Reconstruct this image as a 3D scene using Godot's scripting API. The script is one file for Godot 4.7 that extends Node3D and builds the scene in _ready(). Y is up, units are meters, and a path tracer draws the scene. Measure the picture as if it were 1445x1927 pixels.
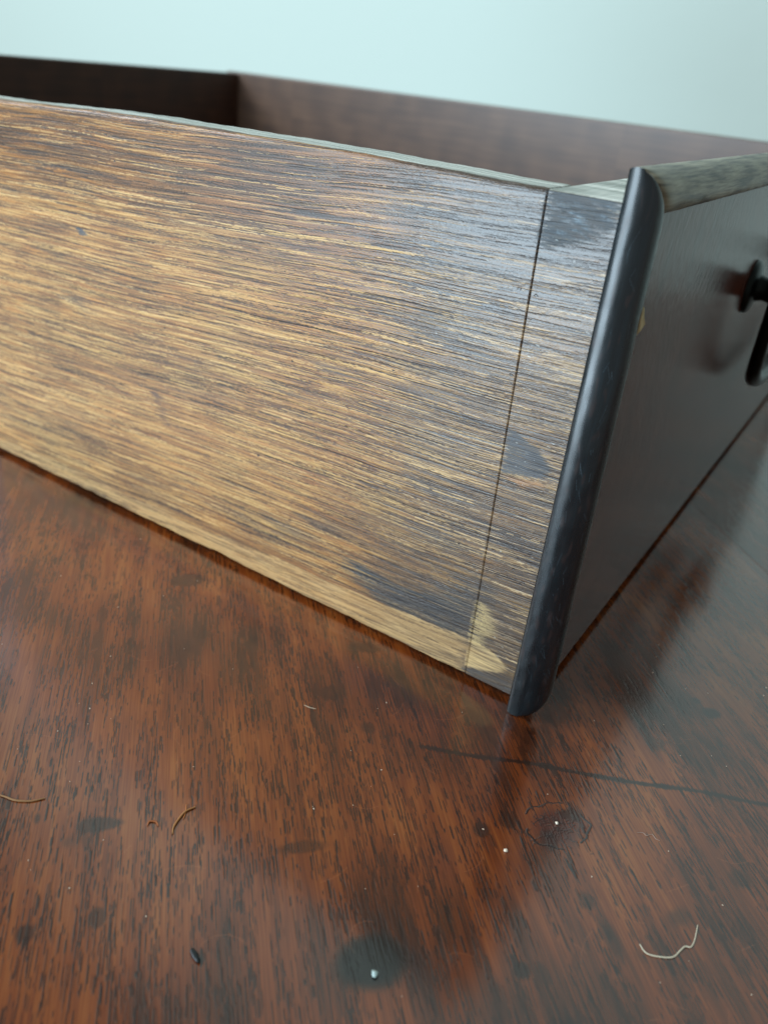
extends Node3D
# An old wooden drawer standing on a polished mahogany table in front of a pale wall. Metres, y up.
# The near long side of the drawer lies in the plane z = 0, its front lip round x = 0, the table top at y = 0.

var rng := RandomNumberGenerator.new()
const TOP := 0.1147      # top of the drawer sides
const LOW := 0.0046      # underside of the drawer sides
const JOINT := -0.0157   # where side board and front board meet
const BACK := -0.4307
const DEEP := 0.378      # inside, from the near side's face to the far side's inner face
const THICK := 0.012
const GR := 0.70710678

# ------------------------------------------------------------------ helpers
func numbered(called: String, parent: Node) -> String:
	if not parent.has_node(NodePath(called)):
		return called
	var k := 1
	while parent.has_node(NodePath("%s_%03d" % [called, k])):
		k += 1
	return "%s_%03d" % [called, k]

func part(called: String, mesh: Mesh, m: Material, parent: Node, label := "") -> MeshInstance3D:
	var o := MeshInstance3D.new()
	o.name = numbered(called, parent)
	o.mesh = mesh
	o.material_override = m
	parent.add_child(o, true)
	if label:
		o.set_meta("label", label)
	return o

func thing(called: String, label: String, category: String, at := Vector3.ZERO, group := "") -> Node3D:
	var o := Node3D.new()
	o.name = numbered(called, self)
	add_child(o, true)
	o.position = at
	tag(o, label, category, group)
	return o

func tag(o: Node, label: String, category: String, group := "") -> void:
	o.set_meta("label", label)
	o.set_meta("category", category)
	if group:
		o.set_meta("group", group)

func surf(albedo: Color, rough: float, tex: Texture2D = null, bump: Texture2D = null, bump_cm := 0.0, rough_tex: Texture2D = null) -> StandardMaterial3D:
	var m := StandardMaterial3D.new()
	m.albedo_color = albedo
	m.roughness = rough
	m.cull_mode = BaseMaterial3D.CULL_DISABLED
	if tex:
		m.albedo_texture = tex
	if bump:
		m.heightmap_enabled = true
		m.heightmap_texture = bump
		m.heightmap_scale = bump_cm
	if rough_tex:
		m.roughness_texture = rough_tex
		m.roughness_texture_channel = BaseMaterial3D.TEXTURE_CHANNEL_RED
	return m

# a triangle wound to face along the given normals
func tri(st: SurfaceTool, p: Array, u: Array, n: Array) -> void:
	var g: Vector3 = (p[1] - p[0]).cross(p[2] - p[0])
	for k in ([0, 2, 1] if g.dot(n[0] + n[1] + n[2]) > 0.0 else [0, 1, 2]):
		st.set_uv(u[k])
		st.set_normal(n[k])
		st.add_vertex(p[k])

# a grid of points, rows x columns, with their normals
func sheet(st: SurfaceTool, rows: Array, uvs: Array, ns: Array) -> void:
	for i in rows.size() - 1:
		for j in rows[i].size() - 1:
			for q in [[[i, j], [i, j + 1], [i + 1, j + 1]], [[i, j], [i + 1, j + 1], [i + 1, j]]]:
				var p := []
				var u := []
				var n := []
				for c in q:
					p.append(rows[c[0]][c[1]])
					u.append(uvs[c[0]][c[1]])
					n.append(ns[c[0]][c[1]])
				tri(st, p, u, n)

# smooth normals of a grid, pointing away from the middle of each row (or the given middle)
func grid_normals(rows: Array, middles: Array, ring := true) -> Array:
	var out := []
	for i in rows.size():
		var line := []
		var c: int = rows[i].size()
		for j in c:
			var a: Vector3 = rows[mini(i + 1, rows.size() - 1)][j] - rows[maxi(i - 1, 0)][j]
			var j0 := (j - 1 if j > 0 else c - 2) if ring else maxi(j - 1, 0)
			var j1 := (j + 1 if j < c - 1 else 1) if ring else mini(j + 1, c - 1)
			var n := a.cross(rows[i][j1] - rows[i][j0]).normalized()
			var away: Vector3 = rows[i][j] - middles[i]
			if n.length() < 0.5:
				n = away.normalized()
			line.append(n if n.dot(away) >= 0.0 else -n)
		out.append(line)
	return out

func fan(st: SurfaceTool, row: Array, uv: Array, normal: Vector3) -> void:
	var mid := Vector3.ZERO
	var muv := Vector2.ZERO
	for k in row.size():
		mid += row[k] / row.size()
		muv += uv[k] / row.size()
	for k in row.size():
		var n := (k + 1) % row.size()
		tri(st, [mid, row[k], row[n]], [muv, uv[k], uv[n]], [normal, normal, normal])

func done(st: SurfaceTool) -> ArrayMesh:
	st.index()
	return st.commit()

# closed rounded rectangle, corners (a0,b0)-(a1,b1), radii for the four corners
func round_rect(a0: float, b0: float, a1: float, b1: float, r: Array, n := 4) -> Array:
	var out := []
	var c := [[a1 - r[0], b1 - r[0], 0.0, r[0]], [a0 + r[1], b1 - r[1], PI / 2, r[1]], [a0 + r[2], b0 + r[2], PI, r[2]], [a1 - r[3], b0 + r[3], PI * 1.5, r[3]]]
	for k in c:
		for i in n + 1:
			var t: float = k[2] + PI / 2 * i / n
			out.append(Vector2(k[0] + cos(t) * k[3], k[1] + sin(t) * k[3]))
	return out

# rounded box from lo to hi, uv from a callable (point -> uv); flat faces stay flat
func round_box(lo: Vector3, hi: Vector3, r: float, uv: Callable, nx := 2) -> ArrayMesh:
	var st := SurfaceTool.new()
	st.begin(Mesh.PRIMITIVE_TRIANGLES)
	var rows := []
	var xs := [[lo.x, r], [lo.x + r * 0.3, r * 0.3], [lo.x + r, 0.0]]
	for k in range(1, nx):
		xs.append([lerpf(lo.x + r, hi.x - r, float(k) / nx), 0.0])
	xs.append_array([[hi.x - r, 0.0], [hi.x - r * 0.3, r * 0.3], [hi.x, r]])
	for s in xs:
		var k: float = r - s[1]
		var ring := round_rect(lo.z + s[1], lo.y + s[1], hi.z - s[1], hi.y - s[1], [k, k, k, k], 3)
		ring.append(ring[0])
		var row := []
		for p in ring:
			row.append(Vector3(s[0], p.y, p.x))
		rows.append(row)
	var tris := []
	for i in rows.size() - 1:
		for j in rows[i].size() - 1:
			tris.append_array([rows[i][j], rows[i][j + 1], rows[i + 1][j + 1], rows[i][j], rows[i + 1][j + 1], rows[i + 1][j]])
	for row in [rows[0], rows[-1]]:
		var mid := Vector3(row[0].x, (lo.y + hi.y) * 0.5, (lo.z + hi.z) * 0.5)
		for j in row.size() - 1:
			tris.append_array([mid, row[j], row[j + 1]])
	var il := lo + Vector3(r, r, r)
	var ih := hi - Vector3(r, r, r)
	for t in range(0, tris.size(), 3):
		# skip slivers; wind each face outwards (clockwise seen from outside)
		var a: Vector3 = tris[t]
		var b: Vector3 = tris[t + 1]
		var c: Vector3 = tris[t + 2]
		var out := (a + b + c) / 3.0 - (il + ih) * 0.5
		var n := (b - a).cross(c - a)
		var flat := (a - a.clamp(il, ih)) + (b - b.clamp(il, ih)) + (c - c.clamp(il, ih))
		var order := [a, c, b] if n.dot(flat) > 0.0 else [a, b, c]
		for v in order:
			st.set_uv(uv.call(v))
			st.set_normal((v - v.clamp(il, ih)).normalized())
			st.add_vertex(v)
	st.index()
	return st.commit()

func tube(path: Array, radius: Array, sides := 10, closed_ends := true) -> ArrayMesh:
	var st := SurfaceTool.new()
	st.begin(Mesh.PRIMITIVE_TRIANGLES)
	var rows := []
	var uvs := []
	var side := Vector3.UP
	for i in path.size():
		var d: Vector3 = (path[mini(i + 1, path.size() - 1)] - path[maxi(i - 1, 0)]).normalized()
		if absf(d.dot(side)) > 0.95:
			side = Vector3(0.9, 0.1, 0.4).normalized()
		var a := (side - d * side.dot(d)).normalized()
		side = a
		var b := d.cross(a)
		var row := []
		var u := []
		for k in sides + 1:
			var t := TAU * k / sides
			row.append(path[i] + (a * cos(t) + b * sin(t)) * radius[i])
			u.append(Vector2(float(k) / sides, float(i) / path.size()))
		rows.append(row)
		uvs.append(u)
	sheet(st, rows, uvs, grid_normals(rows, path))
	if closed_ends:
		fan(st, rows[0].slice(0, -1), uvs[0].slice(0, -1), (path[0] - path[1]).normalized())
		fan(st, rows[-1].slice(0, -1), uvs[-1].slice(0, -1), (path[-1] - path[-2]).normalized())
	return done(st)

func curve_points(pts: Array, n: int) -> Array:   # Catmull-Rom
	var out := []
	for i in pts.size() - 1:
		var a: Vector3 = pts[maxi(i - 1, 0)]
		var d: Vector3 = pts[mini(i + 2, pts.size() - 1)]
		for k in n:
			out.append(pts[i].cubic_interpolate(pts[i + 1], a, d, float(k) / n))
	out.append(pts[-1])
	return out

func pebble(size: Vector3, seed_value: int) -> ArrayMesh:   # an uneven crumb
	var r := RandomNumberGenerator.new()
	r.seed = seed_value
	var n := FastNoiseLite.new()
	n.seed = seed_value
	n.frequency = 0.9
	var st := SurfaceTool.new()
	st.begin(Mesh.PRIMITIVE_TRIANGLES)
	var rows := []
	var uvs := []
	for i in 7:
		var th := PI * i / 6.0
		var row := []
		var u := []
		for j in 9:
			var ph := TAU * (j % 8) / 8.0
			var d := Vector3(sin(th) * cos(ph), cos(th), sin(th) * sin(ph))
			row.append(d * size * (1.0 + 0.6 * n.get_noise_3dv(d)))
			u.append(Vector2(j / 8.0, i / 6.0))
		rows.append(row)
		uvs.append(u)
	var mids := []
	for i in rows.size():
		mids.append(Vector3.ZERO)
	sheet(st, rows, uvs, grid_normals(rows, mids))
	return done(st)

# ------------------------------------------------------------------ texture helpers
# grey noise image of w x h with cells of cx by cy pixels
func grain(w: int, h: int, cx: float, cy: float, seed_value: int, octaves := 3) -> PackedByteArray:
	var c := minf(cx, cy)
	var n := FastNoiseLite.new()
	n.seed = seed_value
	n.noise_type = FastNoiseLite.TYPE_SIMPLEX
	n.fractal_octaves = octaves
	var gw := maxi(8, int(w * c / cx))
	var gh := maxi(8, int(h * c / cy))
	var shrink := maxf(1.0, c / 4.0)      # coarse noise is made small and enlarged
	gw = maxi(8, int(gw / shrink))
	gh = maxi(8, int(gh / shrink))
	n.frequency = shrink / c
	var im := n.get_image(gw, gh, false, false, true)
	if gw != w or gh != h:
		im.resize(w, h, Image.INTERPOLATE_CUBIC)
	im.convert(Image.FORMAT_L8)
	return im.get_data()

func picture(w: int, h: int, data: PackedByteArray, format := Image.FORMAT_RGB8) -> ImageTexture:
	return ImageTexture.create_from_image(Image.create_from_data(w, h, false, format, data))

func ramp(stops: Array) -> PackedInt32Array:     # 256 colours, three numbers each, from [place, r, g, b] stops
	var out := PackedInt32Array()
	for i in 256:
		var t := i / 255.0
		var k := 0
		while k < stops.size() - 2 and t > stops[k + 1][0]:
			k += 1
		var f := clampf((t - stops[k][0]) / (stops[k + 1][0] - stops[k][0]), 0.0, 1.0)
		for c in 3:
			out.append(int(lerpf(stops[k][c + 1], stops[k + 1][c + 1], f)))
	return out

func mix_px(d: PackedByteArray, i: int, r: float, g: float, b: float, a: float) -> void:
	d[i] = int(d[i] + (r - d[i]) * a)
	d[i + 1] = int(d[i + 1] + (g - d[i + 1]) * a)
	d[i + 2] = int(d[i + 2] + (b - d[i + 2]) * a)

# ------------------------------------------------------------------ the oak-like side board
const SW := 2048
const SH := 1280
const SX0 := -0.2        # u 0 at x = -0.2, 10.24 texels per mm
const SY1 := 0.1160      # v 0 at y = 0.116
const STEP := 10240.0
var side_color: ImageTexture
var side_bump: ImageTexture
var side_rough: ImageTexture
var stain_edge: PackedByteArray

func side_uv(p: Vector3) -> Vector2:
	return Vector2((p.x - SX0) * STEP / SW, (SY1 - p.y + maxf(0.0, -p.z)) * STEP / SH)

func side_uv_top(p: Vector3) -> Vector2:      # along the face, then over the top edge
	return Vector2((p.x - SX0) * STEP / SW, (SY1 - p.y + p.z) * STEP / SH)

func wob(x: float, y: float) -> float:
	return 4.5 * sin(x * 0.0043 + y * 0.0041) + 1.2 * sin(x * 0.0121 + y * 0.002 + 1.3) + 0.4 * sin(x * 0.031 + y * 0.01)

func paint_poly(d: PackedByteArray, rg: PackedByteArray, nz: PackedByteArray, pts: Array, col: Array, alpha: float, soft: float, rough := -1) -> void:
	# a stain of its own shape, points in metres on the side; its edge wanders along the grain
	var poly := PackedVector2Array()
	var lo := Vector2(1e9, 1e9)
	var hi := -lo
	for p in pts:
		var q := Vector2((p[0] - SX0) * STEP, (SY1 - p[1]) * STEP)
		poly.append(q)
		lo = lo.min(q)
		hi = hi.max(q)
	for y in range(maxi(0, int(lo.y - soft)), mini(SH, int(hi.y + soft))):
		for x in range(maxi(0, int(lo.x - soft * 3)), mini(SW, int(hi.x + soft * 3))):
			var p := y * SW + x
			var k := (nz[p] - 128) / 128.0
			var streak := (stain_edge[p] - 128) / 128.0
			var cover := 0.0
			for o in 5:
				if Geometry2D.is_point_in_polygon(Vector2(x + k * soft * 3.0 + streak * soft * 8.0 + (o - 2) * soft * 1.3, y + k * soft + streak * soft * 0.5 + (o - 2) * soft * 0.22), poly):
					cover += 0.2
			if cover > 0.0:
				var a := alpha * cover * (0.86 + 0.5 * streak + 0.25 * k)
				mix_px(d, p * 3, col[0], col[1], col[2], clampf(a, 0.0, 1.0))
				if rough >= 0:
					rg[p] = int(lerpf(rg[p], rough, cover))

func make_side_textures() -> void:
	var n := SW * SH
	var fine := grain(SW, SH, 460.0, 2.8, 11)
	var mid := grain(SW, SH, 420.0, 15.0, 12)
	var blotch := grain(SW, SH, 260.0, 40.0, 13)
	var low := grain(SW, SH, 600.0, 260.0, 14, 2)
	var mott := grain(SW, SH, 7.0, 5.0, 15, 2)
	stain_edge = grain(SW, SH, 110.0, 5.0, 16)
	var pal := ramp([[0.0, 50, 36, 27], [0.22, 92, 64, 42], [0.42, 134, 88, 47], [0.6, 168, 116, 58], [0.8, 192, 146, 84], [1.0, 212, 174, 116]])
	var d := PackedByteArray()
	d.resize(n * 3)
	var hgt := PackedByteArray()
	hgt.resize(n)
	var rg := PackedByteArray()
	rg.resize(n)
	var xzone := PackedFloat32Array()
	var xcool := PackedFloat32Array()
	for x in SW:
		var mx := SX0 + x / STEP
		xzone.append(-0.23 * smoothstep(-0.066, -0.018, mx) + 0.05 * smoothstep(-0.07, -0.12, mx))
		xcool.append(smoothstep(-0.062, -0.02, mx))
	var wx := PackedFloat32Array()
	for x in SW:
		wx.append(0.045 * x + 1.2 * sin(x * 0.0121 + 1.3) + 0.4 * sin(x * 0.031))
	for y in SH:
		var my := SY1 - y / STEP
		var yz := 0.06 * smoothstep(0.05, 0.02, my) - 0.17 * smoothstep(0.084, 0.106, my) + 0.04 * smoothstep(0.02, 0.006, my)
		for x in SW:
			var p := y * SW + x
			var row := (y + int(wx[x] + 4.5 * sin(x * 0.0043 + y * 0.0041)) + SH) % SH
			var q := row * SW + x
			var f: int = fine[q]
			var m: int = mid[q]
			var b: int = blotch[q]
			var t := 0.475 + (f - 128) * 0.0026 + (m - 128) * 0.0015 + (b - 128) * 0.0007 + (low[p] - 128) * 0.0008 + (mott[p] - 128) * 0.0008 + xzone[x] + yz
			var i := clampi(int(t * 255.0), 0, 255) * 3
			# browner or more orange patches, and a cooler cast towards the joint
			var o := (blotch[(q + 517 * SW + 300) % n] - 150) * 0.004
			var warm := clampf(o, 0.0, 0.5) * (1.0 - xcool[x] * 0.6)
			var cool := xcool[x] * 0.7 + clampf((122 - low[(p + 400) % n]) * 0.003, 0.0, 0.3)
			d[p * 3] = clampi(int(pal[i] * (1.0 + 0.12 * warm - 0.16 * cool)), 0, 255)
			d[p * 3 + 1] = clampi(int(pal[i + 1] * (1.0 - 0.06 * warm - 0.02 * cool)), 0, 255)
			d[p * 3 + 2] = clampi(int(pal[i + 2] * (1.0 - 0.30 * warm + 0.14 * cool)), 0, 255)
			hgt[p] = clampi(150 + (f - 128) / 3 + (m - 128) / 5 + (mott[p] - 128) / 10, 0, 255)
			rg[p] = clampi(int(138 - 30 * xcool[x] - 44 * smoothstep(0.07, 0.104, my) + (mott[p] - 128) * 0.25 + (f - 128) * 0.2), 60, 220)
	# stains and bare patches, each with a shape of its own
	paint_poly(d, rg, blotch, [[-0.2, 0.1045], [-0.185, 0.1035], [-0.155, 0.0998], [-0.13, 0.0975], [-0.13, 0.0965], [-0.158, 0.0985], [-0.2, 0.1028]], [176, 112, 44], 0.55, 5.0)
	paint_poly(d, rg, blotch, [[-0.2, 0.1125], [-0.165, 0.1125], [-0.125, 0.1128], [-0.1, 0.112], [-0.13, 0.1106], [-0.17, 0.1108], [-0.2, 0.1102]], [172, 120, 58], 0.5, 5.0)
	for s in [[-0.165, 0.089, 0.03], [-0.135, 0.0925, 0.028], [-0.1, 0.0905, 0.02], [-0.118, 0.082, 0.018], [-0.085, 0.086, 0.016], [-0.075, 0.074, 0.014], [-0.108, 0.0705, 0.02], [-0.09, 0.06, 0.022], [-0.06, 0.0655, 0.012], [-0.052, 0.0525, 0.012], [-0.058, 0.043, 0.014], [-0.045, 0.04, 0.01], [-0.042, 0.033, 0.012]]:
		paint_poly(d, rg, blotch, [[s[0] - s[2] * 0.5, s[1]], [s[0] - s[2] * 0.1, s[1] + 0.0012], [s[0] + s[2] * 0.5, s[1] + 0.0012], [s[0] + s[2] * 0.2, s[1] - 0.0008]], [186, 144, 78], 0.5, 9.0)
	for s in [[-0.06, 0.029, 0.02, 0.004], [-0.072, 0.0235, 0.014, 0.004], [-0.04, 0.076, 0.02, 0.003], [-0.035, 0.085, 0.022, 0.004], [-0.032, 0.062, 0.016, 0.003], [-0.062, 0.07, 0.012, 0.0024], [-0.15, 0.066, 0.016, 0.004], [-0.078, 0.0615, 0.01, 0.002], [-0.03, 0.05, 0.02, 0.004], [-0.028, 0.038, 0.016, 0.005]]:
		paint_poly(d, rg, blotch, [[s[0] - s[2] * 0.5, s[1]], [s[0], s[1] + s[3] * 0.5], [s[0] + s[2] * 0.5, s[1] + s[3] * 0.3], [s[0] + s[2] * 0.3, s[1] - s[3] * 0.5], [s[0] - s[2] * 0.3, s[1] - s[3] * 0.4]], [66, 60, 60], 0.55, 12.0)
	# blue-black stain above the bare strip, then the bare strip and patch
	paint_poly(d, rg, blotch, [[-0.0515, 0.0185], [-0.051, 0.0215], [-0.046, 0.0222], [-0.036, 0.0212], [-0.027, 0.0232], [-0.0235, 0.026], [-0.019, 0.031], [-0.0135, 0.0345], [-0.0135, 0.0145], [-0.022, 0.0142], [-0.036, 0.0135], [-0.045, 0.0142]], [42, 45, 50], 0.82, 9.0, 105)
	paint_poly(d, rg, blotch, [[-0.0155, 0.035], [-0.010, 0.034], [-0.006, 0.028], [-0.003, 0.020], [-0.0025, 0.004], [-0.0155, 0.004]], [70, 62, 58], 0.6, 10.0, 120)
	paint_poly(d, rg, blotch, [[-0.2, 0.003], [-0.2, 0.0085], [-0.15, 0.0098], [-0.11, 0.0105], [-0.0827, 0.0122], [-0.06, 0.0131], [-0.04, 0.0136], [-0.022, 0.0146], [-0.0155, 0.0150], [-0.0155, 0.003]], [212, 174, 118], 0.7, 4.0, 165)
	# pores: long fine grooves, dark or with a pale torn lip of bare fibre
	for k in 9800:
		var x0 := rng.randi_range(-200, SW - 1)
		var y0 := rng.randi_range(0, 1150)
		var my := SY1 - y0 / STEP
		var len := int(rng.randf_range(40.0, 130.0) * (1.0 if rng.randf() < 0.5 else 2.8))
		var dark := rng.randf() < 0.5
		var bare := my < 0.0135 and x0 > 800 and x0 < 1985
		if not dark and (my > 0.098 or bare) and rng.randf() < 0.6:
			continue
		var a0 := rng.randf_range(0.25, 0.85) if dark else rng.randf_range(0.3, 0.85)
		var wide := 1 if rng.randf() < 0.55 else (2 if rng.randf() < 0.92 else 3)
		var cool := smoothstep(1400.0, 1850.0, float(x0))
		if bare:
			a0 *= 0.55
		elif my < 0.033 and x0 > 1520 and x0 < 1900 and not dark:
			a0 *= 0.5
		var tone := rng.randf_range(-26.0, 18.0)
		var cr := 40.0 if dark else lerpf(218.0, 208.0, cool) + tone
		var cg := 29.0 if dark else lerpf(178.0, 178.0, cool) + tone
		var cb := 24.0 if dark else lerpf(114.0, 134.0, cool) + tone
		var jy := 0.0
		var base := y0 + 0.045 * x0 + wob(x0, y0)
		var skip := rng.randf_range(0.0, 0.35)
		var on := 1.0
		for s in len:
			var x := x0 + s
			if s % 9 == 0:
				on = 0.25 if rng.randf() < skip else 1.0
				jy += rng.randf_range(-0.55, 0.55)
			if x < 0 or x >= SW:
				continue
			var yy := int(base - 0.045 * x - wob(x, y0) + jy)
			var ends := minf(1.0, minf(s, len - s) / 9.0) * on
			for w in wide:
				var y := yy + w
				if y < 0 or y >= 1160:
					continue
				var p := y * SW + x
				mix_px(d, p * 3, cr, cg, cb, a0 * ends)
				hgt[p] = clampi(int(hgt[p] + (-90.0 if dark else 40.0) * ends * a0), 0, 255)
				rg[p] = clampi(rg[p] + 20, 0, 230)
	paint_poly(d, rg, blotch, [[-0.0157, 0.0150], [-0.0125, 0.0150], [-0.0085, 0.0142], [-0.0060, 0.0128], [-0.0056, 0.0116], [-0.0075, 0.0092], [-0.0115, 0.0078], [-0.0157, 0.0068]], [218, 184, 126], 0.85, 2.0, 165)
	paint_poly(d, rg, blotch, [[-0.0155, 0.0062], [-0.0024, 0.0098], [-0.0024, 0.004], [-0.0155, 0.004]], [72, 68, 66], 0.6, 4.0, 120)
	paint_poly(d, rg, mott, [[-0.0155, 0.0262], [-0.0140, 0.0268], [-0.0118, 0.0248], [-0.0098, 0.0205], [-0.0108, 0.0185], [-0.0125, 0.0175], [-0.0125, 0.0145], [-0.0157, 0.0145]], [190, 164, 112], 0.85, 3.0, 175)
	paint_poly(d, rg, mott, [[-0.0090, 0.0215], [-0.0078, 0.0205], [-0.0084, 0.0180], [-0.0095, 0.0185]], [150, 122, 92], 0.6, 3.5, 185)
	# filled corner at the top of the front board's end, filler patch below, ink marks, gouges
	paint_poly(d, rg, mott, [[-0.0156, 0.1165], [-0.0022, 0.1165], [-0.0022, 0.1105], [-0.0062, 0.1078], [-0.0105, 0.1062], [-0.0157, 0.1047]], [38, 50, 58], 0.95, 3.0, 150)
	for k in 60:
		var fx := rng.randf_range(-0.0155, -0.004)
		var fy := rng.randf_range(0.1075, 0.1140)
		paint_poly(d, rg, mott, [[fx, fy], [fx + 0.0007, fy + 0.0006], [fx + 0.0013, fy - 0.0002], [fx + 0.0006, fy - 0.0006]], [[150, 172, 184], [34, 30, 30], [88, 66, 54]][k % 3], 0.55, 3.0)
	paint_poly(d, rg, mott, [[-0.0150, 0.0697], [-0.0132, 0.0690], [-0.0085, 0.0672], [-0.0046, 0.0640], [-0.0060, 0.0612], [-0.0155, 0.0595]], [76, 79, 84], 0.92, 1.5, 160)
	paint_poly(d, rg, mott, [[-0.0088, 0.0668], [-0.0046, 0.0642], [-0.0058, 0.0616], [-0.0085, 0.0620]], [56, 56, 58], 0.7, 3.0, 150)
	paint_poly(d, rg, blotch, [[-0.0150, 0.0590], [-0.0110, 0.0594], [-0.0045, 0.0602], [-0.0050, 0.0592], [-0.0100, 0.0578]], [164, 118, 78], 0.7, 3.0)
	paint_poly(d, rg, mott, [[-0.1462, 0.0846], [-0.1457, 0.0858], [-0.1440, 0.0856], [-0.1425, 0.0850], [-0.1430, 0.0842], [-0.1450, 0.0840]], [52, 62, 78], 0.9, 2.0)
	paint_poly(d, rg, mott, [[-0.1212, 0.0470], [-0.1190, 0.0478], [-0.1176, 0.0470], [-0.1184, 0.0455], [-0.1172, 0.0420], [-0.1150, 0.0384], [-0.1158, 0.0384], [-0.1182, 0.0416], [-0.1194, 0.0452]], [58, 42, 48], 0.75, 4.0)
	paint_poly(d, rg, mott, [[-0.0495, 0.0493], [-0.0478, 0.0500], [-0.0462, 0.0498], [-0.0466, 0.0488], [-0.0482, 0.0486]], [76, 48, 42], 0.85, 3.0)
	# the worn, greyish top edge has rows of its own at the foot of the picture
	for y in range(1162, SH):
		for x in SW:
			var p := y * SW + x
			var q := (y * 7 % 1100) * SW + x
			var v := (fine[p] - 128) * 0.7 + (mid[p] - 128) * 0.6 + (mott[p] - 128) * 0.25
			d[p * 3] = clampi(int(172 + v), 0, 255)
			d[p * 3 + 1] = clampi(int(172 + v), 0, 255)
			d[p * 3 + 2] = clampi(int(160 + v), 0, 255)
			rg[p] = clampi(int(96 + (mott[q] - 128) * 0.3), 50, 160)
			hgt[p] = clampi(int(150 + (fine[p] - 128) * 0.4 + (mott[p] - 128) * 0.2), 0, 255)
	# pin holes, white flecks of dried glue, short cross scratches
	for k in 34:
		var x := rng.randi_range(400, SW - 40)
		var y := rng.randi_range(60, 1080)
		var r := rng.randf_range(0.7, 2.6)
		for j in range(-4, 5):
			for i in range(-6, 7):
				if (i * i * 0.4 + j * j) < r * r * (0.7 + 0.6 * rng.randf()):
					var p := (y + j) * SW + x + i
					mix_px(d, p * 3, 22, 16, 14, 0.8)
					hgt[p] = 30
	for k in 70:
		var x := rng.randi_range(1500, SW - 26)
		var y := rng.randi_range(90, 1060)
		if k % 3 > 0:
			x = rng.randi_range(1900, SW - 26)
		var pw := rng.randf_range(0.25, 0.75)
		for s in rng.randi_range(2, 8):
			for j in 1 + k % 2:
				mix_px(d, ((y + j + s / 5) * SW + x + s) * 3, 206, 212, 208, pw)
	for k in 60:
		var x := float(rng.randi_range(250, SW - 160))
		var y := float(rng.randi_range(100, 1000))
		var dx := rng.randf_range(0.4, 1.0)
		var dy := rng.randf_range(0.6, 1.1)
		var pale := rng.randf() < 0.6
		for s in rng.randi_range(20, 90):
			var p := int(y + dy * s) * SW + int(x + dx * s)
			if p < n - SW:
				mix_px(d, p * 3, 206 if pale else 44, 186 if pale else 36, 150 if pale else 32, 0.5)
				hgt[p] = clampi(hgt[p] - 35, 0, 255)
	side_color = picture(SW, SH, d)
	side_bump = picture(SW, SH, hgt, Image.FORMAT_L8)
	side_rough = picture(SW, SH, rg, Image.FORMAT_L8)

# ------------------------------------------------------------------ mahogany table top
const TW := 2048
const TSPAN := 0.4       # metres across one tile; u runs across the grain, v along it
const TB0 := -0.16
const TA0 := -0.30
var table_color: ImageTexture
var table_bump: ImageTexture
var table_rough: ImageTexture

func table_uv(p: Vector3) -> Vector2:
	return Vector2(((p.x - p.z) * GR - TB0) / TSPAN, ((p.x + p.z) * GR - TA0) / TSPAN)

func table_px(x: float, z: float) -> Vector2:
	return table_uv(Vector3(x, 0, z)) * TW

func smudge(d: PackedByteArray, nz: PackedByteArray, c: Vector2, rx: float, ry: float, turn: float, col: Array, alpha: float, wild := 0.5) -> void:
	var R := maxf(rx, ry) * 1.5
	var cs := cos(turn)
	var sn := sin(turn)
	for y in range(maxi(0, int(c.y - R)), mini(TW, int(c.y + R))):
		for x in range(maxi(0, int(c.x - R)), mini(TW, int(c.x + R))):
			var px := ((x - c.x) * cs + (y - c.y) * sn) / rx
			var py := (-(x - c.x) * sn + (y - c.y) * cs) / ry
			var q := sqrt(px * px + py * py) + wild * (nz[y * TW + x] - 128) / 128.0
			if q < 1.15:
				mix_px(d, (y * TW + x) * 3, col[0], col[1], col[2], alpha * (1.0 - smoothstep(0.55, 1.15, q)))

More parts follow.
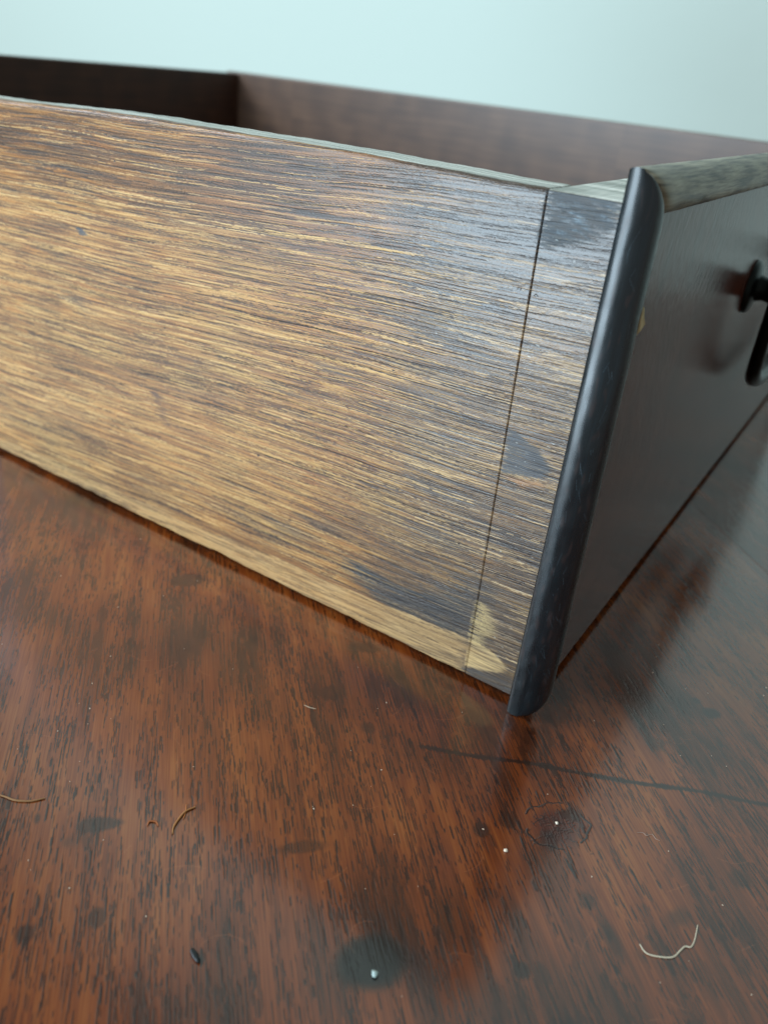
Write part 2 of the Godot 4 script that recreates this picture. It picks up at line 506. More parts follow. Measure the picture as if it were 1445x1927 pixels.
func make_table_textures() -> void:
	var n := TW * TW
	var fine := grain(TW, TW, 2.6, 90.0, 21)
	var band := grain(TW, TW, 26.0, 700.0, 22)
	var blotch := grain(TW, TW, 60.0, 130.0, 23)
	var low := grain(TW, TW, 300.0, 420.0, 24, 2)
	var pal := ramp([[0.0, 52, 25, 13], [0.3, 84, 41, 17], [0.5, 112, 53, 20], [0.72, 132, 68, 26], [1.0, 150, 88, 40]])
	var d := PackedByteArray()
	d.resize(n * 3)
	var hgt := PackedByteArray()
	hgt.resize(n)
	hgt.fill(200)
	for y in TW:
		var row := y * TW
		for x in TW:
			var p := row + x
			var i := clampi(128 + ((fine[p] - 128) * 64 + (band[p] - 128) * 40 + (blotch[p] - 128) * 44 + (low[p] - 128) * 74) / 128, 0, 255) * 3
			d[p * 3] = pal[i]
			d[p * 3 + 1] = pal[i + 1]
			d[p * 3 + 2] = pal[i + 2]
	# dark worn and stained places
	var dk := [34, 20, 14]
	for k in 60:
		smudge(d, blotch, Vector2(rng.randf() * TW, rng.randf() * TW), rng.randf_range(3, 11), rng.randf_range(6, 24), rng.randf_range(-0.2, 0.2), dk, rng.randf_range(0.2, 0.55), 0.9)
	for s in [[0.0066, 0.0708, 27, 22, 0.95], [-0.0951, 0.0088, 24, 15, 0.5], [-0.0402, 0.002, 24, 15, 0.55], [0.0092, 0.0350, 10, 10, 0.65], [0.0126, 0.0295, 10, 10, 0.5], [0.0385, -0.0326, 14, 12, 0.8], [0.0343, -0.0346, 7, 7, 0.6], [0.0312, -0.0129, 16, 14, 0.4], [0.0278, 0.0566, 10, 10, 0.9], [0.0311, 0.0548, 8, 14, 0.5], [0.0388, 0.0418, 11, 28, 0.6], [0.0469, 0.0299, 13, 15, 0.5], [0.032, 0.0372, 8, 10, 0.5], [-0.0421, 0.1012, 9, 10, 0.7], [-0.0349, 0.0921, 7, 8, 0.6], [0.0549, 0.0139, 14, 14, 0.45], [-0.049, 0.0785, 32, 8, 0.55], [-0.016, 0.0595, 30, 8, 0.4]]:
		smudge(d, blotch, table_px(s[0], s[1]), s[2], s[3], 0.0, dk, s[4] * (1.0 if s[2] > 26 else 0.8), 0.7)
	# pores, thick in some bands and thin in others
	for k in 150000:
		var x0 := rng.randi_range(0, TW - 1)
		var y0 := rng.randi_range(0, TW - 1)
		if band[y0 * TW + (x0 + 700) % TW] + blotch[y0 * TW + x0] / 2 > rng.randi_range(130, 290):
			continue
		var len := int(rng.randf_range(6.0, 20.0) * (1.0 if rng.randf() < 0.84 else 2.2))
		var a0 := rng.randf_range(0.22, 0.8)
		var wide := 1 if rng.randf() < 0.95 else 2
		var lean := rng.randf_range(-0.05, 0.05)
		for s in len:
			var y := y0 + s
			if y >= TW:
				break
			var e := minf(1.0, minf(s + 1, len - s) / 3.0)
			for w in wide:
				var p := y * TW + (int(x0 + lean * s) + w + TW) % TW
				mix_px(d, p * 3, 30, 14, 9, a0 * e)
				hgt[p] = clampi(hgt[p] - int(70 * e), 0, 255)
	smudge(d, low, table_px(0.0066, 0.0708), 30, 24, 0.0, [26, 19, 15], 0.95, 0.25)
	# the old dark scratch across the grain
	var s0 := table_px(-0.0124, 0.0231)
	var s1 := table_px(0.0715, -0.0180)
	for k in 500:
		var t := k / 500.0
		var c := s0.lerp(s1, t) + Vector2(sin(t * 31.0) * 1.2, sin(t * 17.0) * 1.6)
		var r := 1.5 + 1.6 * absf(sin(t * 23.0 + 1.0)) * absf(sin(t * 57.0)) + (1.5 if rng.randf() < 0.05 else 0.0)
		smudge(d, fine, c, r + 1.2, r + 1.2, 0.0, [44, 26, 17], 0.30, 0.4)
	# a rubbed ring with crazed varnish inside
	var rc := table_px(0.0209, 0.0243)
	smudge(d, blotch, rc, 33, 28, 0.3, [66, 26, 20], 0.62, 0.3)
	smudge(d, blotch, rc + Vector2(14, -14), 16, 12, 0.3, [36, 18, 15], 0.6, 0.8)
	smudge(d, blotch, rc + Vector2(-16, 12), 12, 14, 0.3, [40, 18, 14], 0.5, 0.8)
	for k in 900:
		var t := TAU * k / 900.0
		var rr := 1.0 + 0.05 * sin(t * 5.0 + 1.0) + 0.03 * sin(t * 11.0)
		var c := rc + Vector2(cos(t) * 34.0, sin(t) * 29.0) * rr
		if sin(t * 3.0 + 0.6) > -0.55:
			var p := int(c.y) * TW + int(c.x)
			for w in 2:
				mix_px(d, (p + w) * 3, 28, 12, 10, 0.4)
				hgt[p + w] = 90
			hgt[p - 2] = 255
	for k in 70:
		var c := rc + Vector2(rng.randfn(0.0, 14.0), rng.randfn(0.0, 12.0))
		var dir := Vector2.from_angle(rng.randf() * TAU)
		for s in rng.randi_range(4, 12):
			var q := c + dir * s
			var p := int(q.y) * TW + int(q.x)
			mix_px(d, p * 3, 32, 14, 12, 0.5)
			hgt[p] = 130
	# fine pale scuffs in the polish
	for k in 420:
		var c := Vector2(rng.randf() * TW, rng.randf() * TW)
		var dir := rng.randf() * TAU
		var bend := rng.randf_range(-0.06, 0.06)
		for s in rng.randi_range(8, 46):
			dir += bend
			c += Vector2.from_angle(dir)
			if c.x > 1 and c.y > 1 and c.x < TW - 2 and c.y < TW - 2:
				var p := int(c.y) * TW + int(c.x)
				mix_px(d, p * 3, 168, 104, 70, 0.3)
				hgt[p] = clampi(hgt[p] - 24, 0, 255)
	table_color = picture(TW, TW, d)
	table_bump = picture(TW, TW, hgt, Image.FORMAT_L8)
	var rl := grain(512, 512, 40.0, 60.0, 25)
	var rf := grain(512, 512, 4.0, 4.0, 26)
	var rr := PackedByteArray()
	rr.resize(512 * 512)
	for p in 512 * 512:
		rr[p] = clampi(190 + (rl[p] - 128) / 3 + (rf[p] - 128) / 6, 60, 255)
	table_rough = picture(512, 512, rr, Image.FORMAT_L8)

# a smaller streaky wood: colours from a ramp, grain along u
func streaky(w: int, h: int, pal: PackedInt32Array, seed_value: int, cell: Vector2, contrast := 1.0, fine_cell := Vector2(60, 3)) -> PackedByteArray:
	var a := grain(w, h, fine_cell.x, fine_cell.y, seed_value)
	var b := grain(w, h, cell.x, cell.y, seed_value + 1)
	var c := grain(w, h, 90.0, 70.0, seed_value + 2, 2)
	var d := PackedByteArray()
	d.resize(w * h * 3)
	for p in w * h:
		var i := clampi(int(128 + ((a[p] - 128) * 0.4 + (b[p] - 128) * 0.6 + (c[p] - 128) * 0.5) * contrast), 0, 255) * 3
		d[p * 3] = pal[i]
		d[p * 3 + 1] = pal[i + 1]
		d[p * 3 + 2] = pal[i + 2]
	return d

# ------------------------------------------------------------------ drawer pieces
func edge_top(x: float) -> float:
	return TOP + 0.0005 * exp(-pow((x + 0.062) / 0.035, 2.0)) - 0.0021 * smoothstep(-0.115, -0.19, x) + 0.00005 * sin(x * 310.0) + 0.00003 * sin(x * 1130.0 + 2.0)

func edge_low(x: float) -> float:
	var y := LOW + 0.00010 * sin(x * 300.0) + 0.00006 * sin(x * 900.0 + 1.0)
	if x > -0.1003 and x < -0.08:            # the thin chipped-away start of the bare strip
		y += 0.00045 * smoothstep(-0.08, -0.1003, x)
	if x < -0.1003 and x > -0.16:
		y += 0.0001
	return y + 0.0003 * exp(-pow((x + 0.0505) / 0.0016, 2.0)) + 0.0004 * exp(-pow((x + 0.152) / 0.002, 2.0))

# the near side leans a little outwards at the top, and so does the near end of the front board
const FOOT := 0.0015
func lean(v: Vector3) -> Vector3:
	var k := (v.y - LOW) / (TOP - LOW)
	return Vector3(v.x, FOOT + k * (TOP - FOOT), v.z - (0.0036 * (1.0 - k) if v.z > -0.03 else 0.0))

func leaning_board(xs: Array, depth: float, top: Callable, low: Callable, ragged: bool) -> ArrayMesh:
	var st := SurfaceTool.new()
	st.begin(Mesh.PRIMITIVE_TRIANGLES)
	var rows := []
	var uvs := []
	var ns := []
	for s in xs:
		var x: float = s[0]
		var inset: float = s[1]
		var t: float = top.call(x)
		var l: float = low.call(x)
		var radii := [0.0013, 0.0012, 0.0006, 0.0005] if depth < 0.1 else [0.0005, 0.0005, 0.0004, 0.0004]
		var ring := round_rect(-depth + inset, l + inset, -inset, t - inset, radii, 5)
		ring.append(ring[0])
		var row := []
		var u := []
		var nn := []
		for i in ring.size():
			var p: Vector2 = ring[i]
			var v := Vector3(x + (0.00007 * sin(p.y * 2100.0) + 0.00006 * sin(p.y * 5200.0) if inset > 0.0 and ragged else 0.0) + (0.00018 * sin(p.y * 75.0 + 1.0) + 0.00009 * sin(p.y * 210.0) + 0.00004 * sin(p.y * 700.0) if absf(x - JOINT) < 0.00041 else 0.0), p.y, p.x)
			row.append(lean(v))
			var over := Vector3(v.x, v.y, maxf(v.z, -0.012) if depth < 0.1 else v.z * 0.03 - (0.0022 if v.y > TOP - 0.0001 else 0.0))
			u.append(side_uv_top(over) if v.y > 0.1 else side_uv(v))
			var q: int = i % 24 / 6
			var ang := PI / 2 * q + PI / 2 * (i % 24 % 6) / 5.0
			nn.append(Vector3(signf(inset) * (0.0 if not ragged else 0.5), sin(ang), cos(ang)).normalized())
		rows.append(row)
		uvs.append(u)
		ns.append(nn)
	sheet(st, rows, uvs, ns)
	fan(st, rows[0].slice(0, -1), uvs[0].slice(0, -1), Vector3.LEFT)
	fan(st, rows[-1].slice(0, -1), uvs[-1].slice(0, -1), Vector3.RIGHT)
	return done(st)

func near_side_mesh() -> ArrayMesh:
	var xs := []
	var k := 0
	while true:
		var x := JOINT - 0.0004 - 0.0012 * k
		if x < BACK - 0.012:
			break
		xs.push_front([x, 0.0])
		k += 1
	xs.append([JOINT - 0.00008, 0.00004])
	xs.append([JOINT - 0.00001, 0.00013])
	return leaning_board(xs, THICK, edge_top, edge_low, true)

func front_board_mesh() -> ArrayMesh:
	var xs := [[JOINT + 0.00001, 0.00011], [JOINT + 0.00007, 0.00004], [JOINT + 0.0003, 0.0]]
	for k in 6:
		xs.append([lerpf(JOINT + 0.0012, -0.0021, k / 5.0), 0.0])
	return leaning_board(xs, DEEP + THICK, func(_x): return TOP, func(_x): return LOW, true)

# the rounded lip moulding: (x, inward distance) of its section
const LIP := [[-0.0020, 0.0010], [-0.0020, 0.0003], [-0.0016, 0.0000], [-0.0005, -0.0002], [0.0008, -0.0001], [0.0022, 0.0002], [0.0036, 0.0008], [0.0047, 0.0017], [0.0054, 0.0028], [0.0057, 0.0040], [0.0056, 0.0050], [0.0053, 0.0059], [0.0048, 0.0066], [0.0044, 0.0070], [0.0036, 0.0074], [0.0026, 0.0076], [0.0012, 0.0076]]
const FY0 := 0.0004
const FY1 := 0.1203
const FZ0 := 0.0006
const FZ1 := -0.3906

# corner k and the next: 0 near bottom, 1 near top, 2 far top, 3 far bottom
func lip_mesh(k: int, steps: int) -> ArrayMesh:
	var c := [[0.0, 0.0], [0.0, 1.0], [1.0, 1.0], [1.0, 0.0]]
	var st := SurfaceTool.new()
	st.begin(Mesh.PRIMITIVE_TRIANGLES)
	var noise := FastNoiseLite.new()
	noise.seed = 40 + k
	noise.frequency = 1.0
	var rows := []
	var uvs := []
	for i in steps + 1:
		var t := float(i) / steps
		# closer steps near the ends, where the piece rounds over
		t = 0.5 - 0.5 * cos(PI * t)
		var row := []
		var u := []
		for j in LIP.size():
			var d: float = LIP[j][1]
			var a: Array = c[k]
			var b: Array = c[(k + 1) % 4]
			var pa := Vector2(lerpf(FZ0 - d, FZ1 + d, a[0]), lerpf(FY0 + d, FY1 - d, a[1]))
			var pb := Vector2(lerpf(FZ0 - d, FZ1 + d, b[0]), lerpf(FY0 + d, FY1 - d, b[1]))
			var p := pa.lerp(pb, t)
			var along := pa.distance_to(pb) * t
			var dent := 0.00007 * noise.get_noise_2d(along * 110.0, j * 0.3) + 0.000012 * noise.get_noise_2d(along * 900.0, j * 0.9)
			var ends := minf(along, pa.distance_to(pb) - along)
			var x: float = LIP[j][0] * ((lerpf(1.14, 0.76, p.y / FY1) if k == 0 else 0.76) if LIP[j][0] > 0.0 else 1.0) + dent * (1.0 if j > 1 and j < 13 else 0.4) - (0.0011 * exp(-ends / 0.0012) if j > 4 and j < 13 else 0.0)
			if j >= 11 and j <= 13:
				x -= 0.0005 * maxf(0.0, noise.get_noise_2d(along * 700.0, 3.0))
			row.append(Vector3(x, p.y + dent * (0.0 if k == 0 or k == 2 else 1.0), p.x + dent * (1.0 if k == 0 else 0.0)))
			u.append(Vector2(along / 0.12, j / 16.0))
		rows.append(row)
		uvs.append(u)
	var mids := []
	for row in rows:
		var half: Vector3 = (row[0] + row[-1]) * 0.5
		mids.append(Vector3(-0.002, half.y, half.z))
	sheet(st, rows, uvs, grid_normals(rows, mids, false))
	return done(st)

# ------------------------------------------------------------------ the scene
func _ready() -> void:
	rng.seed = 20240611
	# camera
	var cam := Camera3D.new()
	cam.name = "camera"
	add_child(cam)
	cam.fov = 64.3213
	cam.position = Vector3(0.0431, 0.1312, 0.1461)
	cam.basis = Basis(Vector3(0.83174416, 0.10011977, -0.54605648), Vector3(-0.33808404, 0.87152379, -0.35516961), Vector3(0.44034172, 0.48002324, 0.75873372)).orthonormalized()
	cam.near = 0.005
	cam.far = 20.0
	var optics := CameraAttributesPhysical.new()
	optics.frustum_focal_length = 19.084
	optics.frustum_focus_distance = 0.172
	optics.exposure_aperture = 10.5
	optics.frustum_near = 0.005
	optics.frustum_far = 20.0
	cam.attributes = optics
	cam.current = true
	# surroundings: the soft grey light of the room
	var world := WorldEnvironment.new()
	world.name = "room_light"
	var env := Environment.new()
	env.background_mode = Environment.BG_COLOR
	env.background_color = Color(0.49, 0.49, 0.48)
	env.tonemap_mode = Environment.TONE_MAPPER_LINEAR
	env.tonemap_exposure = 1.12
	env.sdfgi_enabled = true
	env.ssao_enabled = true
	env.ssil_enabled = true
	world.environment = env
	add_child(world)
	# daylight from a wide window behind the camera and one to the left
	window_light("window_light", Vector3(-0.68, 0.22, 1.6), Vector3(-0.42, 0.2, 0.0), Vector2(0.95, 1.95), Color(0.84, 0.935, 1.0), 5.1)
	window_light("window_light", Vector3(-1.9, 1.7, 1.0), Vector3(0.1, 0.75, -1.0), Vector2(1.4, 1.2), Color(0.93, 0.97, 1.0), 4.6)

	make_side_textures()
	make_table_textures()
	build_wall()
	build_table()
	build_drawer()
	build_litter()

func window_light(called: String, at: Vector3, to: Vector3, size: Vector2, col: Color, energy: float) -> void:
	var l := AreaLight3D.new()
	l.name = numbered(called, self)
	l.area_size = size
	l.area_normalize_energy = true
	l.area_range = 12.0
	l.area_attenuation = 2.0
	l.light_color = col
	l.light_energy = energy
	l.shadow_enabled = true
	add_child(l)
	l.look_at_from_position(at, to)

func build_wall() -> void:
	var m := surf(Color(0.775, 0.838, 0.806), 0.85)
	var bn := NoiseTexture2D.new()
	bn.width = 512
	bn.height = 512
	var fn := FastNoiseLite.new()
	fn.seed = 5
	fn.frequency = 0.03
	bn.noise = fn
	m.heightmap_enabled = true
	m.heightmap_texture = bn
	m.heightmap_scale = 0.02
	var w := part("wall", round_box(Vector3(-3.0, -0.8, -1.13), Vector3(2.6, 3.0, -1.0), 0.004, func(p): return Vector2(p.x * 2.0, p.y * 2.0)), m, self)
	w.set_meta("kind", "structure")
	w.set_meta("label", "plain pale blue-green painted wall behind the drawer")

func plank(b0: float, b1: float, a0: float, a1: float, m: Material, parent: Node, shift := Vector2.ZERO, label := "") -> void:
	# along the grain runs a, across it b; the node is turned so that its x is a and its -z is b
	var lay := func(p: Vector3) -> Vector2: return Vector2((-p.z - TB0) / TSPAN, (p.x - TA0) / TSPAN) + shift
	var o := part("board", round_box(Vector3(a0, -0.026, -b1), Vector3(a1, 0.0, -b0), 0.00012, lay, 6), m, parent, label)
	o.basis = Basis(Vector3(GR, 0, GR), Vector3.UP, Vector3(-GR, 0, GR))

func build_table() -> void:
	var t := thing("table", "polished reddish brown wooden tabletop under the drawer, scratched and dusty", "table")
	var m := surf(Color.WHITE, 0.25, table_color, table_bump, 0.006, table_rough)
	plank(-0.17, 0.10689, -0.55, 0.15, m, t)
	m.metallic_specular = 0.62
	m.clearcoat_enabled = true
	m.clearcoat = 0.7
	m.clearcoat_roughness = 0.13
	var m2 := surf(Color(0.98, 1.0, 1.0), 0.25, table_color, table_bump, 0.006, table_rough)
	m2.metallic_specular = 0.62
	m2.clearcoat_enabled = true
	m2.clearcoat = 0.5
	m2.clearcoat_roughness = 0.14
	plank(0.10691, 0.45, -0.55, 0.15, m2, t, Vector2(0.0, 0.17), "slightly greyer far board of the tabletop")

func build_drawer() -> void:
	var dr := thing("drawer", "old wooden drawer with worn golden brown side and dark rounded front edge", "drawer")
	var side := surf(Color.WHITE, 1.0, side_color, side_bump, 0.015, side_rough)
	side.metallic_specular = 0.64
	part("side_board", near_side_mesh(), side, dr, "worn golden brown near side board with a bare pale strip along its bottom")
	# the front board, seen end-on beyond the joint line
	part("front_board", front_board_mesh(), side, dr, "dark stained end of the front board with a pale bare patch")
	# the other boards, dark inside
	var pal := ramp([[0.0, 54, 36, 26], [0.5, 92, 65, 47], [1.0, 126, 94, 70]])
	var inner_tex := picture(1024, 256, streaky(1024, 256, pal, 61, Vector2(300, 9), 0.55, Vector2(120, 3)))
	var inner := surf(Color.WHITE, 0.42, inner_tex)
	inner.metallic_specular = 0.9
	inner.clearcoat_enabled = true
	inner.clearcoat = 0.5
	inner.clearcoat_roughness = 0.4
	var lay := func(p: Vector3) -> Vector2: return Vector2((p.x - p.z) / 0.25, (p.y * 1.0 + p.z * 0.3) / 0.11)
	var lay_b := func(p: Vector3) -> Vector2: return Vector2(p.z / 0.25, (p.y + p.x * 0.3) / 0.11)
	part("side_board", round_box(Vector3(BACK - 0.012, LOW, -DEEP - THICK), Vector3(JOINT - 0.0002, TOP, -DEEP), 0.0009, lay, 12), inner, dr, "far side board, its inner face dark brown")
	part("back_board", round_box(Vector3(BACK - 0.0118, LOW + 0.0002, -DEEP + 0.0002), Vector3(BACK, 0.1135, -THICK - 0.0002), 0.0009, lay_b, 4), surf(Color(0.7, 0.58, 0.5), 0.6, inner_tex), dr, "very dark back board inside the drawer")
	part("bottom_board", round_box(Vector3(BACK + 0.0002, 0.0125, -DEEP + 0.0002), Vector3(JOINT - 0.0002, 0.0185, -THICK - 0.0002), 0.0004, lay, 4), inner, dr)
	for z in [[-0.030, -0.0165], [-DEEP + 0.0005, -DEEP + 0.014]]:
		part("runner", round_box(Vector3(BACK + 0.001, 0.0012, z[0]), Vector3(JOINT - 0.004, 0.0122, z[1]), 0.0004, lay, 4), inner, dr)
	# the face of the front
	var fpal := ramp([[0.0, 54, 24, 17], [0.5, 82, 42, 30], [1.0, 106, 60, 44]])
	var fd := streaky(1024, 512, fpal, 71, Vector2(24, 160), 0.7, Vector2(3, 26))
	for k in 26:
		var cx := rng.randi_range(12, 300)
		var cy := rng.randi_range(20, 480)
		for s in rng.randi_range(6, 22):
			for w in rng.randi_range(1, 4):
				mix_px(fd, (clampi(cy + s, 0, 511) * 1024 + cx + w + s / 5) * 3, 26, 16, 14, 0.6)
	var front_tex := picture(1024, 512, fd)
	var fh := grain(1024, 512, 2.6, 17.0, 75)
	var fl := grain(1024, 512, 16.0, 22.0, 76)
	var fb := PackedByteArray()
	fb.resize(1024 * 512)
	for p in 1024 * 512:
		fb[p] = clampi(128 + (fh[p] - 128) / 3 + (fl[p] - 128) / 3, 0, 255)
	var front := surf(Color.WHITE, 0.21, front_tex, picture(1024, 512, fb, Image.FORMAT_L8), 0.012)
	front.metallic_specular = 0.28
	var face_uv := func(p: Vector3) -> Vector2: return Vector2(-p.z / 0.39 * 1.6, 1.0 - p.y / 0.121)
	part("front_panel", round_box(Vector3(-0.0020, FY0 + 0.0021, FZ1 + 0.0076), Vector3(0.0022, FY1 - 0.0070, FZ0 - 0.0079), 0.0003, face_uv, 2), front, dr, "smooth dark brown face of the front")
	# the lip moulding round the front: four mitred lengths
	var lw := 512
	var lpal := ramp([[0.0, 7, 13, 16], [0.5, 12, 22, 26], [1.0, 21, 36, 42]])
	var ld := streaky(lw, 256, lpal, 81, Vector2(160, 30), 0.6, Vector2(40, 6))
	var patch := grain(lw, 256, 40.0, 26.0, 84)
	var lr := PackedByteArray()
	lr.resize(lw * 256)
	for p in lw * 256:
		var v := p / lw
		var u := p % lw
		var red := clampf((patch[p] - 180) * 0.02, 0.0, 0.5)
		if u > lw * 0.93 and v > 110:
			red = maxf(red, 0.75 * smoothstep(lw * 0.93, lw * 0.97, float(u)))
		mix_px(ld, p * 3, 52, 34, 32, red)
		lr[p] = clampi(84 + (patch[p] - 128) / 6, 50, 220)
	for k in 240:
		var u := float(rng.randi_range(0, lw - 40))
		var v := float(rng.randi_range(6, 215))
		var dir := rng.randf_range(-0.9, 0.9)
		for s in rng.randi_range(3, 22):
			mix_px(ld, (clampi(int(v + dir * s), 0, 255) * lw + int(u + s * 0.6)) * 3, 110, 122, 130, 0.25)
	for k in 170:      # rubbed places along the edge that meets the side
		var u := rng.randi_range(0, lw - 12)
		var v := rng.randi_range(8, 44)
		for s in rng.randi_range(2, 10):
			mix_px(ld, ((v + s % 2) * lw + u + s) * 3, 128, 132, 128, rng.randf_range(0.1, 0.4))
	for k in 200:      # bruises and rubbed flecks along the inner arris
		var u := rng.randi_range(0, lw - 8)
		var v := rng.randi_range(196, 222)
		for s in rng.randi_range(1, 5):
			for w in 2:
				mix_px(ld, ((v + w) * lw + u + s) * 3, 150, 146, 138, 0.5)
	var lip := surf(Color.WHITE, 0.85, picture(lw, 256, ld), null, 0.0, picture(lw, 256, lr, Image.FORMAT_L8))
	lip.metallic_specular = 0.62
	part("lip_moulding", lip_mesh(0, 150), lip, dr, "blue-black rounded upright edge of the front at the near corner")
	var wpal := ramp([[0.0, 56, 50, 40], [0.5, 122, 115, 95], [1.0, 164, 158, 136]])
	var worn := surf(Color.WHITE, 0.42, picture(512, 256, streaky(512, 256, wpal, 91, Vector2(90, 14), 1.2, Vector2(30, 4))))
	part("lip_moulding", lip_mesh(1, 220), worn, dr, "worn pale top edge of the front")
	part("lip_moulding", lip_mesh(2, 40), lip, dr)
	var chip := surf(Color(0.74, 0.68, 0.52), 0.8)
	var ch := part("chipped_spot", pebble(Vector3(0.0010, 0.0026, 0.0011), 7), chip, dr, "pale chipped spot where the dark edge meets the front face")
	ch.position = Vector3(0.0043, 0.0945, -0.0052)
	# the handle
	var iron := surf(Color(0.10, 0.12, 0.115), 0.33)
	iron.metallic = 0.85
	var h := Node3D.new()
	h.name = "handle"
	h.position = Vector3(0, 0.005, 0.008)
	dr.add_child(h, true)
	h.set_meta("label", "dark metal drop handle on the front")
	for z in [-0.142, -0.232]:
		var rose := [Vector3(0.0024, 0.0770, z), Vector3(0.0034, 0.0770, z), Vector3(0.0042, 0.0770, z), Vector3(0.0048, 0.0770, z)]
		part("rose", tube(rose, [0.0082, 0.0080, 0.0066, 0.0042], 24), iron, h)
		var post := [Vector3(0.0044, 0.0770, z), Vector3(0.0070, 0.0770, z), Vector3(0.0092, 0.0770, z), Vector3(0.0115, 0.0770, z), Vector3(0.0138, 0.0770, z), Vector3(0.0146, 0.0770, z)]
		part("post", tube(post, [0.0042, 0.0034, 0.0040, 0.0054, 0.0044, 0.0016], 16), iron, h)
	var path := curve_points([Vector3(0.0112, 0.0790, -0.1375), Vector3(0.0112, 0.0760, -0.1395), Vector3(0.0108, 0.0640, -0.1430), Vector3(0.0104, 0.0520, -0.1480), Vector3(0.0100, 0.0455, -0.1570), Vector3(0.0100, 0.0430, -0.1700), Vector3(0.0102, 0.0425, -0.1870), Vector3(0.0100, 0.0430, -0.2040), Vector3(0.0100, 0.0455, -0.2170), Vector3(0.0104, 0.0520, -0.2260), Vector3(0.0108, 0.0640, -0.2310), Vector3(0.0112, 0.0760, -0.2345), Vector3(0.0112, 0.0790, -0.2365)], 6)
	var rad := []
	for i in path.size():
		rad.append(0.0021 + 0.0012 * exp(-pow((i - path.size() / 2.0) / 14.0, 2.0)))
	part("bail", tube(path, rad, 14), iron, h)

func hair(called: String, label: String, category: String, pts: Array, r: float, col: Color, group := "") -> void:
	var p3 := []
	for p in pts:
		p3.append(Vector3(p[0], r * 1.02 + (p[2] if p.size() > 2 else 0.0), p[1]))
	var c := curve_points(p3, 8)
	var rad := []
	for i in c.size():
		rad.append(r * (0.55 + 0.45 * sin(PI * (i + 1.0) / (c.size() + 1.0))))
	var at: Vector3 = c[c.size() / 2]
	at.y = 0.0
	for i in c.size():
		c[i] -= at
	var m := surf(col, 0.7)
	var o := part(called, tube(c, rad, 6), m, self)
	o.position = at
	tag(o, label, category, group)

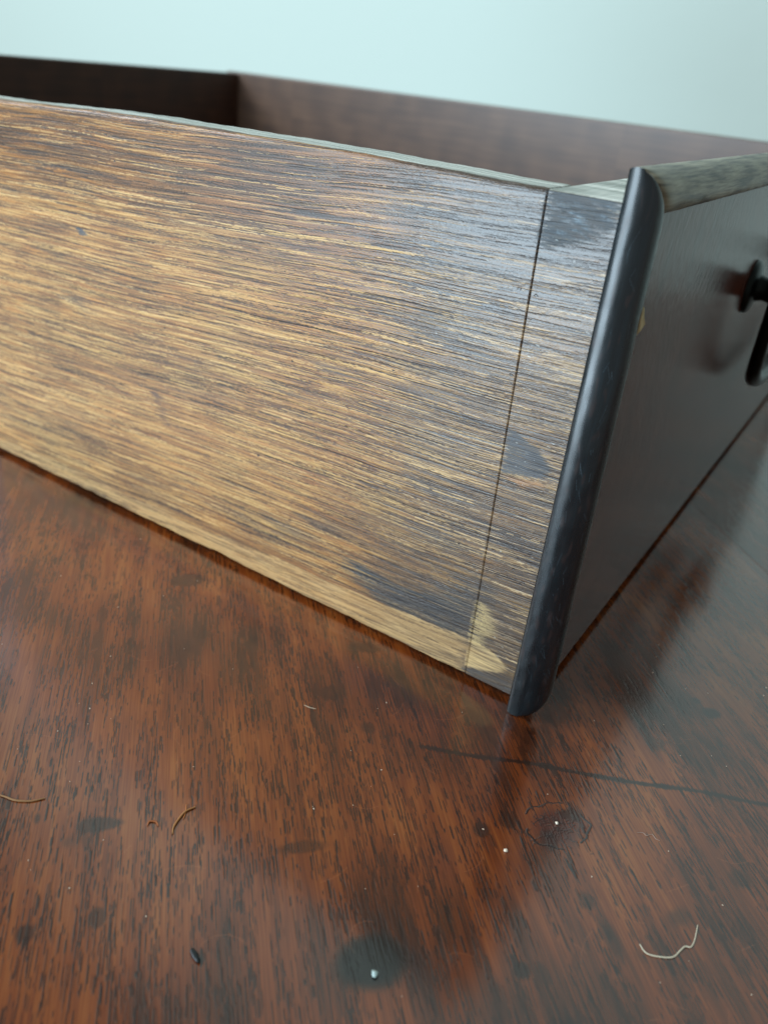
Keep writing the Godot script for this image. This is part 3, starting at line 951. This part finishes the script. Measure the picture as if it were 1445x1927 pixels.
func build_litter() -> void:
	hair("white_hair", "pale curved hair lying alone on the tabletop at the lower right", "hair", [[0.0431, 0.0395], [0.0446, 0.0404], [0.0468, 0.0396], [0.0487, 0.0382], [0.0494, 0.0363], [0.0499, 0.0349], [0.0508, 0.0343], [0.0510, 0.0326], [0.0507, 0.0292]], 0.00017, Color(0.80, 0.76, 0.66))
	hair("straw_fibre", "long straw-coloured fibre at the left end of the tabletop", "fibre", [[-0.0714, 0.0870], [-0.0686, 0.0861], [-0.0663, 0.0854], [-0.0639, 0.0837], [-0.0625, 0.0817]], 0.00020, Color(0.60, 0.44, 0.28))
	hair("orange_fibre", "bent orange fibre with a frayed top beside small crumbs", "fibre", [[-0.0374, 0.0726], [-0.0383, 0.0715], [-0.0389, 0.0696], [-0.0392, 0.0674], [-0.0385, 0.0655]], 0.00022, Color(0.66, 0.46, 0.26))
	hair("orange_wisp", "tiny wisp crossing the frayed top of the orange fibre", "fibre", [[-0.0383, 0.0690], [-0.0392, 0.0674], [-0.0404, 0.0661]], 0.00012, Color(0.74, 0.46, 0.22))
	hair("curled_shaving", "small curled straw-coloured shaving left of the bent orange fibre", "shaving", [[-0.0424, 0.0742], [-0.0428, 0.0733], [-0.0418, 0.0726], [-0.0408, 0.0730]], 0.00018, Color(0.62, 0.36, 0.18))
	hair("curly_lint", "faint curly lint thread right of the rubbed ring mark", "lint", [[0.0350, 0.0156], [0.0360, 0.0149], [0.0368, 0.0151], [0.0376, 0.0141], [0.0386, 0.0147], [0.0394, 0.0146]], 0.00007, Color(0.66, 0.56, 0.50))
	hair("short_lint", "short straight pale lint below the middle of the drawer side", "lint", [[-0.0400, 0.0292], [-0.0385, 0.0290], [-0.0372, 0.0285]], 0.00012, Color(0.70, 0.62, 0.52))
	var dark := part("wood_splinter", pebble(Vector3(0.0016, 0.0003, 0.0005), 21), surf(Color(0.10, 0.13, 0.14), 0.4), self)
	dark.position = Vector3(-0.0170, 0.0003, 0.0874)
	dark.rotation.y = -0.35
	tag(dark, "dark splinter lying on the tabletop at the lower left", "splinter")
	var bead := part("grey_crumb", pebble(Vector3(0.0006, 0.0005, 0.0006), 22), surf(Color(0.66, 0.74, 0.72), 0.4), self)
	bead.position = Vector3(0.0085, 0.0004, 0.0722)
	tag(bead, "pale grey crumb on the round dark stain near the front", "crumb")
	var white := part("white_crumb", pebble(Vector3(0.00045, 0.0003, 0.00034), 23), surf(Color(0.90, 0.84, 0.74), 0.7), self)
	white.position = Vector3(0.0153, 0.0003, 0.0365)
	tag(white, "white crumb left of the rubbed ring mark", "crumb")
	var ring := part("white_crumb", pebble(Vector3(0.00036, 0.00025, 0.0003), 24), surf(Color(0.94, 0.90, 0.82), 0.7), self)
	ring.position = Vector3(0.0208, 0.0003, 0.0240)
	tag(ring, "white crumb inside the rubbed ring mark", "crumb")
	# dust
	var dust := surf(Color(0.86, 0.78, 0.68), 0.7)
	var kinds := [pebble(Vector3(0.00018, 0.00014, 0.00016), 31), pebble(Vector3(0.00026, 0.00014, 0.00013), 32), pebble(Vector3(0.00012, 0.0001, 0.00012), 33)]
	var made := 0
	var first: MeshInstance3D
	while made < 84:
		var x := rng.randf_range(-0.13, 0.075)
		var z := rng.randf_range(-0.06, 0.105)
		if z < 0.003 and x < 0.007:
			continue
		var o: MeshInstance3D
		if made == 0:
			o = part("dust_speck", kinds[0], dust, self)
			tag(o, "tiny pale dust speck on the polished tabletop", "dust speck", "dust specks scattered over the tabletop")
			first = o
		else:
			o = first.duplicate()
			o.name = numbered("dust_speck", self)
			o.mesh = kinds[made % 3]
			add_child(o, true)
		var k := rng.randf_range(0.35, 0.95)
		o.scale = Vector3(k, k, k)
		o.position = Vector3(x, 0.00010, z)
		o.rotation.y = rng.randf() * TAU
		made += 1
